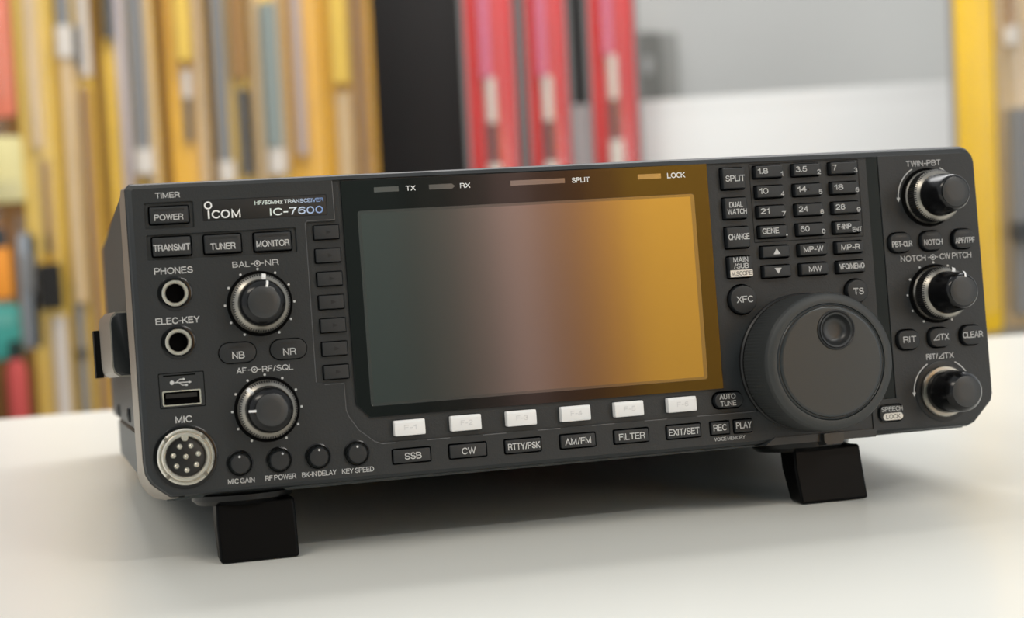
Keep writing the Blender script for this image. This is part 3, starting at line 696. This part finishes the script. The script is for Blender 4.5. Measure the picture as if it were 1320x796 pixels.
# --- main dial
dx, dy = 259.0, 30.7
d = MB(); d.lathe([(27.6, -0.9), (27.6, 0.6), (27.0, 1.2), (20, 1.2)], dx, dy, 96); dial = d.obj('tuning_dial', M['black'], rd)
g = MB()
g.lathe([(26.3, 1.1), (26.8, 1.8), (26.75, 21.6), (26.5, 22.6), (25.9, 23.6), (24.8, 24.3), (23.2, 24.6), (22.5, 24.5), (22.4, 23.6)], dx, dy, 256, teeth=(1, 2), amp=0.16, c1=False)
g.obj('rubber_grip', M['rubber'], dial, 25)
r_ = MB(); r_.lathe([(22.5, 23.2), (22.3, 24.2), (21.9, 24.5), (21.6, 24.2), (21.4, 24.2), (21.1, 24.7), (20.6, 24.9), (19.0, 24.85)], dx, dy, 128, c1=False)
fx, fy = 261.75, 42.75
f = r_
plate(f, [circ(dx, dy, 20.2, 96), circ(fx, fy, 7.5, 48)], 23.0, 24.9, 0.05)
r_.obj('dial_face', M['dial'], dial, 30)
dm = MB(); dm.lathe([(7.75, 24.7), (7.7, 25.3), (7.3, 25.6), (6.9, 25.3)], fx, fy, 56, c1=False); 
do = dm.obj('finger_dimple', M['black'], dial)
dm = MB(); dm.lathe([(7.0, 24.9), (6.7, 25.5), (6.0, 25.1), (5.4, 23.6), (4.6, 22.4), (3.6, 22.0), (2.0, 21.9)], fx, fy, 48); dm.obj('dimple_cup', mat('dimple_plastic', (42, 43, 44), 0.35, bump=0.05), do)
# tension lug under the dial
lug = MB(); lug.loft([[(p[0], p[1], -4.0) for p in ((264.0, -3.0), (271.5, -3.0), (272.5, -1), (272.5, 2.0), (263, 2.0), (263, -1))], [(p[0], p[1], 3.0) for p in ((264.5, -2.4), (271, -2.4), (272, -1), (272, 2.0), (263.5, 2.0), (263.5, -1))]])
lug.obj('tension_lever', mat('dark_metal', (66, 66, 66), 0.3, metal=0.6, bump=0.05), rd, 30)
sk = MB(); sk.loft([[(p[0], p[1], -3.0) for p in ((236.0, -0.6), (288, -0.9), (289, 2.0), (240.0, 2.0))], [(p[0], p[1], 0.6) for p in ((239.5, -0.9), (287.0, -1.2), (288.0, 2.0), (243.5, 2.0))]])
sk.obj('dial_bracket', M['panel2'], rd, 20)

# --- front feet
def front_foot(xa, xb, xm, rm, skew):
    m_ = MB(); L = []
    for r, y in ((rm - 0.6, -0.9), (rm, -1.4), (rm - 0.4, -3.4), (rm - 2.2, -5.0)):
        L.append([(xm + r * math.cos(2 * PI * i / 48), y, -3.2 - rm + r * math.sin(2 * PI * i / 48)) for i in range(48)])
    m_.loft(L); fo_ = m_.obj('front_foot', M['gloss'], rd, 30)
    lg_ = MB(); L = []
    for y, dz0, dz1, gx in ((-4.0, -8.0, -22.0, 0.3), (-12, -7.0, -20.5, 0.0), (None, -5.2, -16.5, 0.0)):
        row = []
        for x, zz in ((xa + gx + (0 if y is None else skew[0]), dz1), (xa + gx + (0 if y is None else skew[0]), dz0), (xb - gx + (0 if y is None else skew[1]), dz0), (xb - gx + (0 if y is None else skew[1]), dz1)):
            row.append((x, yt(zz) if y is None else y, zz))
        L.append(row)
    lg_.loft(L); lo = lg_.obj('foot_leg', mat('foot_black', (6, 6, 7), 0.4, ior=1.2, bump=0.05), fo_, 20)
    bv = lo.modifiers.new('bevel', 'BEVEL'); bv.width = 0.0011; bv.segments = 3; bv.limit_method = 'ANGLE'
front_foot(25.3, 54.3, 36.3, 19.0, (-0.4, 0.0))
front_foot(255.4, 284.6, 264.5, 20.0, (-1.0, -0.6))
for x in (38, 302):
    m_ = MB(); L = []
    for r, y in ((10.0, -1.0), (10.5, -3.0), (9.5, None)):
        row = []
        for i in range(36):
            a = 2 * PI * i / 36; zz = -195 + r * math.sin(a)
            row.append((x + r * math.cos(a), yt(zz) if y is None else y, zz))
        L.append(row)
    m_.loft(L); m_.obj('rear_foot', M['black'], rd, 30)

# --- carrying handle on the left side
h = MB()
def hsec(z_, o, g=0.0):          # o = how far the bracket stands out from the side
    return [(-0.6, 45.0 + g, z_), (-o + 2.6, 45.0 + g, z_), (-o + 0.5, 46.6 + g, z_), (-o, 49.0, z_), (-o, 65.4, z_), (-o + 0.5, 67.8 - g, z_), (-o + 2.4, 69.6 - g, z_), (-0.6, 69.6 - g, z_)]
h.loft([hsec(-40.0, 6.6, 0.7), hsec(-40.4, 7.2, 0.1), hsec(-57, 10.6), hsec(-66, 10.8), hsec(-68, 9.5, 0.8)])
hb = h.obj('handle_bracket', mat('handle_plastic', (24, 25, 27), 0.3, bump=0.05), rd, 30)
he = MB()
def edge(z_, o, g): return [(-1.0, 69.75 - g, z_), (-o + 2.3, 69.75 - g, z_), (-o + 0.35, 67.9 - g, z_), (-o - 0.15, 65.4, z_), (-o - 0.15, 49.0, z_), (-o + 0.35, 46.5 + g, z_), (-o + 2.5, 44.85 + g, z_), (-1.0, 44.85 + g, z_)]
loops_ = [edge(-40.2, 6.5, 0.65), edge(-40.2, 7.25, 0.0), edge(-57, 10.65, 0.0), edge(-64, 10.8, 0.0), edge(-64, 10.4, 0.3)]
n = len(loops_[0]); vs = [p for l in loops_ for p in l]
fs = [(k * n + i, k * n + i + 1, (k + 1) * n + i + 1, (k + 1) * n + i) for k in range(4) for i in range(n - 1)]
he.add(vs, fs).obj('metal_edge', M['trim'], hb, 40, 'worn silver edge')
st = MB(); L = []
for z_, x_ in ((-62, -11.8), (-72, -12.2), (-110, -11.6), (-180, -10.0), (-218, -9.0), (-230, -8.0)):
    L.append([(x_ - 1.3, 45.0, z_), (x_ + 1.5, 45.0, z_), (x_ + 1.5, 63.6, z_), (x_ - 1.3, 63.6, z_)])
st.loft(L); st.obj('handle_strap', mat('strap_black', (6, 6, 6), 0.6, ior=1.2, bump=0.1), rd, 30)
h = MB(); h.loft([hsec(-222, 7.0, 0.7), hsec(-226, 8.0), hsec(-240, 8.0), hsec(-244, 7.0, 0.7)]); h.obj('handle_bracket', M['gloss'], rd, 30)

# ================================================================== THE SHOP WALL BEHIND
m_board = mat('pegboard_gap_shade', (112, 74, 22), 0.75, bump=0.2, bscale=90, var=0.15, vscale=12)  # brown stands in for the shade in the gaps between packs
m_yel = mat('yellow_card', (228, 184, 48), 0.5, bump=0.05, bscale=60, var=0.10, vscale=18)
m_yel2 = mat('deep_yellow_card', (224, 168, 26), 0.5, bump=0.05, bscale=60, var=0.10, vscale=18)
m_yel3 = mat('pale_yellow_card', (222, 186, 84), 0.5, bump=0.05, bscale=60, var=0.10, vscale=18)
m_red = mat('red_card', (196, 22, 24), 0.45, bump=0.05, bscale=60, var=0.08, vscale=18)
m_tan = mat('kraft_card', (206, 178, 136), 0.6, bump=0.05, bscale=60, var=0.08, vscale=18)
m_grey = mat('grey_rod', (124, 124, 124), 0.4, bump=0.03)
m_pale = mat('pale_rod', (198, 188, 178), 0.4, bump=0.03)
m_darkrod = mat('dark_rod', (58, 60, 62), 0.4, bump=0.03)
m_brownrod = mat('brown_rod', (150, 112, 66), 0.45, bump=0.03)
m_lav = mat('lavender_rod', (186, 172, 172), 0.4, bump=0.03)
m_lab = mat('white_label', (206, 198, 188), 0.6, bump=0.03)
mc_ = bpy.data.materials.new('clear_blister'); mc_.use_nodes = True
nt = mc_.node_tree; nt.nodes.remove(nt.nodes['Principled BSDF'])
tr = nt.nodes.new('ShaderNodeBsdfTransparent'); gl = nt.nodes.new('ShaderNodeBsdfGlossy'); gl.inputs['Roughness'].default_value = 0.18
df = nt.nodes.new('ShaderNodeBsdfDiffuse'); df.inputs['Color'].default_value = (0.8, 0.78, 0.75, 1)
nz = nt.nodes.new('ShaderNodeTexNoise'); nz.inputs['Scale'].default_value = 30
mr = nt.nodes.new('ShaderNodeMapRange'); mr.inputs['To Min'].default_value = 0.01; mr.inputs['To Max'].default_value = 0.07
nt.links.new(nz.outputs['Fac'], mr.inputs['Value'])
m1 = nt.nodes.new('ShaderNodeMixShader'); m2 = nt.nodes.new('ShaderNodeMixShader'); m2.inputs['Fac'].default_value = 0.06
nt.links.new(mr.outputs['Result'], m1.inputs['Fac']); nt.links.new(tr.outputs[0], m1.inputs[1]); nt.links.new(df.outputs[0], m1.inputs[2])
nt.links.new(m1.outputs[0], m2.inputs[1]); nt.links.new(gl.outputs[0], m2.inputs[2])
nt.links.new(m2.outputs[0], nt.nodes['Material Output'].inputs['Surface'])
M['clear'] = mc_

# display unit behind the yellow packs
du = empty('display_unit', (-0.45, 2.38, 0), 'wall display unit coloured as gap shade behind the hanging yellow antenna packs', 'display unit')
MB(WL).box(-1.1, 0.785, -0.15, 0.17, 0.0, 0.14).obj('plinth', M['black'], du, 0)
MB(WL).box(-1.1, 0.785, -0.15, 0.17, 0.14, 2.0).obj('back_board', m_board, du, 0)
MB(WL).box(-1.1, 0.785, -0.15, 0.17, 2.0, 2.04).obj('top_rail', M['satin'], du, 0)
YB = 2.23

def pack(name, label, x0, x1, z0, z1, card, rods=(), labels=(), clear=True, yb=YB, group='yellow antenna packs on the wall display', cat='antenna pack', cardname='backing_card', lean=0.0, bw=0.62, depth=0.022):
    """hanging blister pack: heights z are above the table top; rods = (dx, za, zb, radius, material, name)"""
    xc = (x0 + x1) / 2; w = x1 - x0
    r = empty(name, (xc, yb, TZ + z0), label, cat, group, (0, lean, 0))
    h_ = z1 - z0
    c_ = MB(WL)
    # rounded card lying in the x-z plane
    def rz(g, y): return [(p[0], y, p[1]) for p in rrect(-w / 2 + g, w / 2 - g, g, h_ - g, 0.008, 0)]
    c_.loft([rz(0, 0.0), rz(0, -0.0016), rz(0.0006, -0.002)]); c_.obj(cardname, card, r, 30)
    if clear:
        b2 = MB(WL); bw_ = w * bw
        def bz(g, y): return [(p[0], y, p[1]) for p in rrect(-bw_ / 2 + g, bw_ / 2 - g, 0.03 + g, h_ - 0.09 - g, 0.012, 0)]
        b2.loft([bz(-0.004, -0.0022), bz(0.0, -0.003), bz(0.001, -depth + 0.004), bz(0.005, -depth)], False, True)
        b2.obj('clear_blister', M['clear'], r, 40)
    for dx_, za, zb, rr, m_, nm in rods:
        q_ = MB(WL); y = -0.003 - rr
        q_.tube([(dx_, y, za - z0), (dx_, y, zb - z0)], rr, 14); q_.obj(nm, m_, r, 40)
    for za, zb, fr, m_ in labels:
        q_ = MB(WL); q_.box(-w * fr / 2, w * fr / 2, -depth - 0.0012, -depth + 0.0002, za - z0, zb - z0) if clear else q_.box(-w * fr / 2, w * fr / 2, -0.0032, -0.002, za - z0, zb - z0)
        q_.obj('paper_label', m_, r, 0)
    hd = MB(WL); 
    # hang hole tab
    hd.loft([[(p[0], -0.0005, p[1]) for p in rrect(-0.018, 0.018, h_ - 0.004, h_ + 0.03, 0.008, 0)], [(p[0], -0.0015, p[1]) for p in rrect(-0.018, 0.018, h_ - 0.004, h_ + 0.03, 0.008, 0)]])
    hd.obj('hang_tab', M['clear'], r, 0)
    return r
R = lambda *a: a
W_, C_n, B_, L_ = 'whip', 'connector', 'coil', 'rod'
pack('antenna_pack', 'coral red antenna pack at the far upper left corner', -0.305, -0.242, 0.30, 0.95, mat('coral_card', (214, 118, 92), 0.5, bump=0.05), rods=[R(-0.012, 0.4, 0.85, 0.005, m_pale, W_)], labels=[], group='packs at the far left of the display')
pack('antenna_pack', 'whitish pack with a pale yellow side, below the coral red pack', -0.318, -0.236, 0.165, 0.27, mat('cream_card', (206, 196, 140), 0.6, bump=0.05), rods=[R(-0.02, 0.2, 0.26, 0.014, m_lab, L_)], group='packs at the far left of the display')
pack('blister_pack', 'small orange pack with a dark grey top, above the teal card', -0.318, -0.266, 0.012, 0.13, mat('orange_card', (222, 140, 40), 0.5, bump=0.05), clear=False, group='packs at the far left of the display', cat='pack', labels=[(0.095, 0.128, 0.95, m_darkrod)])
pack('blister_pack', 'small pack with a teal card at the left edge of the display', -0.312, -0.257, -0.085, 0.004, mat('teal_card', (52, 142, 132), 0.5, bump=0.05), clear=False, group='packs at the far left of the display', cat='pack', labels=[(-0.03, -0.01, 0.7, mat('teal_label', (90, 160, 150), 0.6, bump=0.03))])
pack('blister_pack', 'narrow blue-grey pack beside the orange pack and the teal card', -0.254, -0.225, -0.07, 0.115, mat('bluegrey_card', (134, 140, 146), 0.5, bump=0.05), clear=False, group='packs at the far left of the display', cat='pack', labels=[(0.02, 0.08, 0.6, m_grey)])
r = empty('red_pouch', (-0.268, YB, TZ - 0.29), 'red rolled pouch hanging low behind the left table edge', 'pouch')
q = MB(WL); q.tube([(0, -0.018, 0.0), (0, -0.018, 0.01), (0, -0.018, 0.19), (0.0, -0.018, 0.205)], [0.011, 0.0165, 0.0165, 0.009], 18); q.obj('pouch_body', mat('red_fabric', (176, 66, 62), 0.7, bump=0.3, bscale=200), r)
q = MB(WL); q.box(-0.008, 0.008, -0.012, -0.001, 0.195, 0.235); q.obj('pouch_strap', M['black'], r, 0)
pack('antenna_pack', 'pale yellow pack second from the left, with a dull cream strip', -0.237, -0.182, -0.50, 0.86, m_yel3, rods=[R(-0.002, 0.25, 0.7, 0.009, m_tan, L_), R(0.006, 0.05, 0.23, 0.006, m_brownrod, W_), R(0.012, -0.45, -0.02, 0.012, m_pale, L_)], labels=[])
pack('antenna_pack', 'yellow pack with a grey and white fitting near its top, third from left', -0.181, -0.118, -0.50, 0.9, m_yel, rods=[R(-0.012, 0.44, 0.8, 0.012, m_grey, B_), R(-0.012, 0.39, 0.44, 0.014, m_lab, C_n), R(-0.012, 0.0, 0.39, 0.011, m_tan, L_), R(0.020, 0.36, 0.8, 0.009, m_pale, L_), R(0.012, 0.38, 0.44, 0.008, m_darkrod, W_), R(-0.016, -0.45, 0.03, 0.008, m_grey, L_), R(-0.016, -0.09, -0.075, 0.0095, m_darkrod, C_n), R(0.016, -0.45, 0.34, 0.009, m_brownrod, L_)])
r = empty('black_charger', (-0.206, YB - 0.024, TZ - 0.008), 'black boxy adapter hanging on a yellow pack left of the radio', 'adapter')
q = MB(WL); q.loft([[(p[0], 0.0, p[1]) for p in rrect(-0.019, 0.017, 0.0, 0.074, 0.004, 0)], [(p[0], -0.018, p[1]) for p in rrect(-0.019, 0.017, 0.0, 0.074, 0.004, 0)], [(p[0], -0.020, p[1]) for p in rrect(-0.017, 0.015, 0.002, 0.072, 0.003, 0)]]); q.obj('adapter_body', M['black'], r)
q = MB(WL); q.tube([(0, -0.008, 0.072), (-0.001, -0.008, 0.12)], 0.0035, 8); q.obj('cord', M['black'], r)
q = MB(WL); q.box(-0.012, 0.010, -0.010, 0.0, 0.074, 0.086); q.obj('yellow_tag', m_yel2, r, 0)
pack('antenna_pack', 'yellow pack with a broad grey rod, above the left corner of the radio', -0.103, -0.020, -0.42, 0.92, m_yel, rods=[R(0.012, 0.235, 0.85, 0.012, m_grey, L_), R(0.013, 0.20, 0.24, 0.016, m_lab, C_n), R(-0.030, 0.42, 0.8, 0.009, m_darkrod, W_), R(-0.012, -0.2, 0.8, 0.008, m_lav, W_), R(0.030, -0.2, 0.8, 0.006, m_tan, W_)], bw=0.85)
pack('antenna_pack', 'yellow pack with a short dark whip below a white connector', -0.003, 0.060, -0.42, 0.9, m_yel2, rods=[R(-0.001, 0.32, 0.365, 0.008, m_lab, C_n), R(-0.001, 0.25, 0.32, 0.006, m_darkrod, W_), R(-0.003, 0.38, 0.8, 0.014, m_yel3, L_), R(0.022, -0.2, 0.85, 0.007, m_tan, L_)], bw=0.85)
pack('antenna_pack', 'yellow pack with two grey rods side by side, fourth from the black partition', 0.068, 0.130, -0.42, 0.94, m_yel, rods=[R(-0.018, 0.215, 0.85, 0.0115, m_grey, L_), R(-0.016, 0.18, 0.215, 0.014, m_lab, C_n), R(0.018, 0.19, 0.33, 0.010, m_darkrod, L_), R(0.014, 0.35, 0.85, 0.013, m_brownrod, L_)], bw=0.9)
pack('antenna_pack', 'yellow pack with one thick grey-green rod, third from the black partition', 0.134, 0.190, -0.42, 0.96, m_yel, rods=[R(0.002, 0.235, 0.47, 0.014, mat('green_grey_rod', (132, 142, 138), 0.4, bump=0.03), L_), R(0.004, 0.19, 0.232, 0.015, m_lab, C_n), R(-0.02, -0.2, 0.8, 0.007, m_tan, W_), R(0.021, 0.2, 0.8, 0.006, m_tan, W_)], bw=0.9)
pack('antenna_pack', 'narrow deep yellow pack with a mauve strip, second from the black partition', 0.192, 0.252, -0.42, 0.96, m_yel2, rods=[R(-0.012, 0.22, 0.85, 0.010, mat('mauve_rod', (176, 158, 150), 0.4, bump=0.03), L_)], bw=0.8)
pack('antenna_pack', 'yellow pack with a pale strip, hanging next to the black partition', 0.254, 0.338, -0.42, 0.98, m_yel2, rods=[R(-0.016, 0.335, 0.85, 0.016, m_yel3, L_), R(-0.014, 0.16, 0.32, 0.013, m_tan, L_), R(0.018, -0.2, 0.85, 0.010, m_brownrod, L_)], bw=0.85)

# black panel behind the red packs
bp = empty('black_partition', (0.565, 2.48, 0), 'tall black partition between the yellow packs and the grey wall', 'partition')
MB(WL).loft([rrect(-0.225, 0.218, -0.04, 0.05, 0.01, 0.0), rrect(-0.225, 0.218, -0.04, 0.05, 0.01, 2.2)]).obj('board', mat('black_laminate', (22, 21, 20), 0.55, bump=0.05), bp)
MB(WL).box(-0.225, 0.218, -0.04, 0.05, 2.2, 2.23).obj('top_cap', M['black'], bp, 0)

# rail with the red packs
rl_ = empty('hanging_rail', (0.58, 2.0, TZ + 0.86), 'black rail carrying the three red antenna packs', 'rail')
MB(WL).tube([(-0.17, 0, 0), (0.18, 0, 0)], 0.008, 12).obj('bar', M['black'], rl_)
for x in (-0.1, 0.1): MB(WL).tube([(x, 0, 0), (x, 0.438, 0)], 0.007, 10).obj('arm', M['black'], rl_)
m_pinkb = mat('pink_reflection', (206, 100, 132), 0.35, bump=0.03)  # pink rods paint in the purple reflection on the upper red packs
for (a, b_, zc, lb) in ((0.442, 0.520, 0.285, 'red antenna pack nearest the yellow packs, left of the three'), (0.540, 0.606, 0.285, 'red antenna pack hanging in the middle of the three'), (0.645, 0.720, 0.315, 'red antenna pack in front of the grey wall, right of the three')):
    r = pack('antenna_pack', lb, a, b_, -0.05, 0.83, m_red, yb=2.0, group='red antenna packs on the rail', bw=0.72,
             rods=[R(-0.004, zc - 0.035, zc + 0.035, 0.008, m_lab, C_n), R(-0.004, zc - 0.10, zc - 0.035, 0.0065, m_darkrod, W_), R(-0.004, zc - 0.18, zc - 0.10, 0.011, m_lab, C_n), R(-0.010, zc + 0.035, 0.75, 0.008, m_pinkb, L_)])
    for s in (-1, 1):
        q = MB(WL); w = (b_ - a) / 2; q.box(s * w, s * (w + 0.006), -0.004, 0.0, 0.0, 0.87); q.obj('clear_edge', m_grey, r, 0)

# white counter
ctr = empty('counter', (0.637, 2.15, 0), 'long white counter below the grey wall at upper right', 'counter', rot=(0, 0, math.atan2(-0.33, 0.577)))
m_cw = mat('white_counter_paint', (230, 231, 230), 0.5, bump=0.03, var=0.03, vscale=3)
MB(WL).box(0.0, 0.80, 0.0, 0.36, 0.08, TZ + 0.262).obj('body', m_cw, ctr, 0)
MB(WL).box(0.02, 0.78, 0.03, 0.34, 0.0, 0.08).obj('plinth', M['black'], ctr, 0)
MB(WL).loft([rrect(0.0, 0.80, -0.0005, 0.36, 0.004, TZ + 0.262), rrect(0.0, 0.80, -0.0005, 0.36, 0.004, TZ + 0.281)]).obj('worktop', m_cw, ctr, 30)

# dark wall box
wb = empty('wall_box', (0.945, 2.56, TZ + 0.305), 'dark grey box with a socket on the wall above the counter', 'wall box')
MB(WL).loft([[(p[0], 0.0, p[1]) for p in rrect(-0.045, 0.008, 0, 0.13, 0.006, 0)], [(p[0], -0.05, p[1]) for p in rrect(-0.045, 0.008, 0, 0.13, 0.006, 0)]]).obj('housing', mat('dark_grey_box', (104, 104, 100), 0.6, bump=0.05), wb)
MB(WL).loft([[(p[0], 0.0, p[1]) for p in rrect(0.010, 0.05, -0.01, 0.13, 0.004, 0)], [(p[0], -0.03, p[1]) for p in rrect(0.010, 0.05, -0.01, 0.13, 0.004, 0)]]).obj('side_cover', mat('mid_grey_box', (140, 140, 136), 0.6, bump=0.05), wb)
MB(WL).loft([[(p[0], -0.05, p[1]) for p in rrect(-0.030, -0.012, 0.05, 0.085, 0.006, 0)], [(p[0], -0.054, p[1]) for p in rrect(-0.030, -0.012, 0.05, 0.085, 0.006, 0)]]).obj('socket', mat('socket_grey', (150, 150, 148), 0.5, bump=0.05), wb)

# stand with two packs at the right edge
ds = empty('display_stand', (1.28, 1.58, 0), 'grey display stand at the right edge, behind the yellow pack', 'display stand')
MB(WL).box(-0.225, 0.25, -0.02, 0.02, 0.0, TZ + 0.95).obj('stand_board', mat('stand_grey', (150, 148, 144), 0.6, bump=0.05), ds, 0)
MB(WL).box(-0.225, 0.25, -0.10, 0.02, 0.0, 0.03).obj('foot_plate', M['black'], ds, 0)
pack('antenna_pack', 'plain bright yellow pack hanging at the right edge beside the radio', 1.040, 1.101, -0.095, 0.80, mat('bright_yellow_card', (248, 200, 22), 0.5, bump=0.05, var=0.08, vscale=14), yb=1.556, group='packs on the stand at the right', bw=0.5, rods=[])
pack('antenna_pack', 'tan pack with a metal fitting and a grey rod, cut by the right edge', 1.104, 1.17, -0.09, 0.80, m_tan, yb=1.556, group='packs on the stand at the right', bw=0.8,
     rods=[R(-0.016, 0.31, 0.335, 0.012, m_lab, C_n), R(-0.014, 0.335, 0.7, 0.007, m_brownrod, W_), R(-0.010, -0.07, 0.22, 0.015, m_grey, L_), R(-0.010, 0.035, 0.06, 0.021, m_darkrod, C_n)])
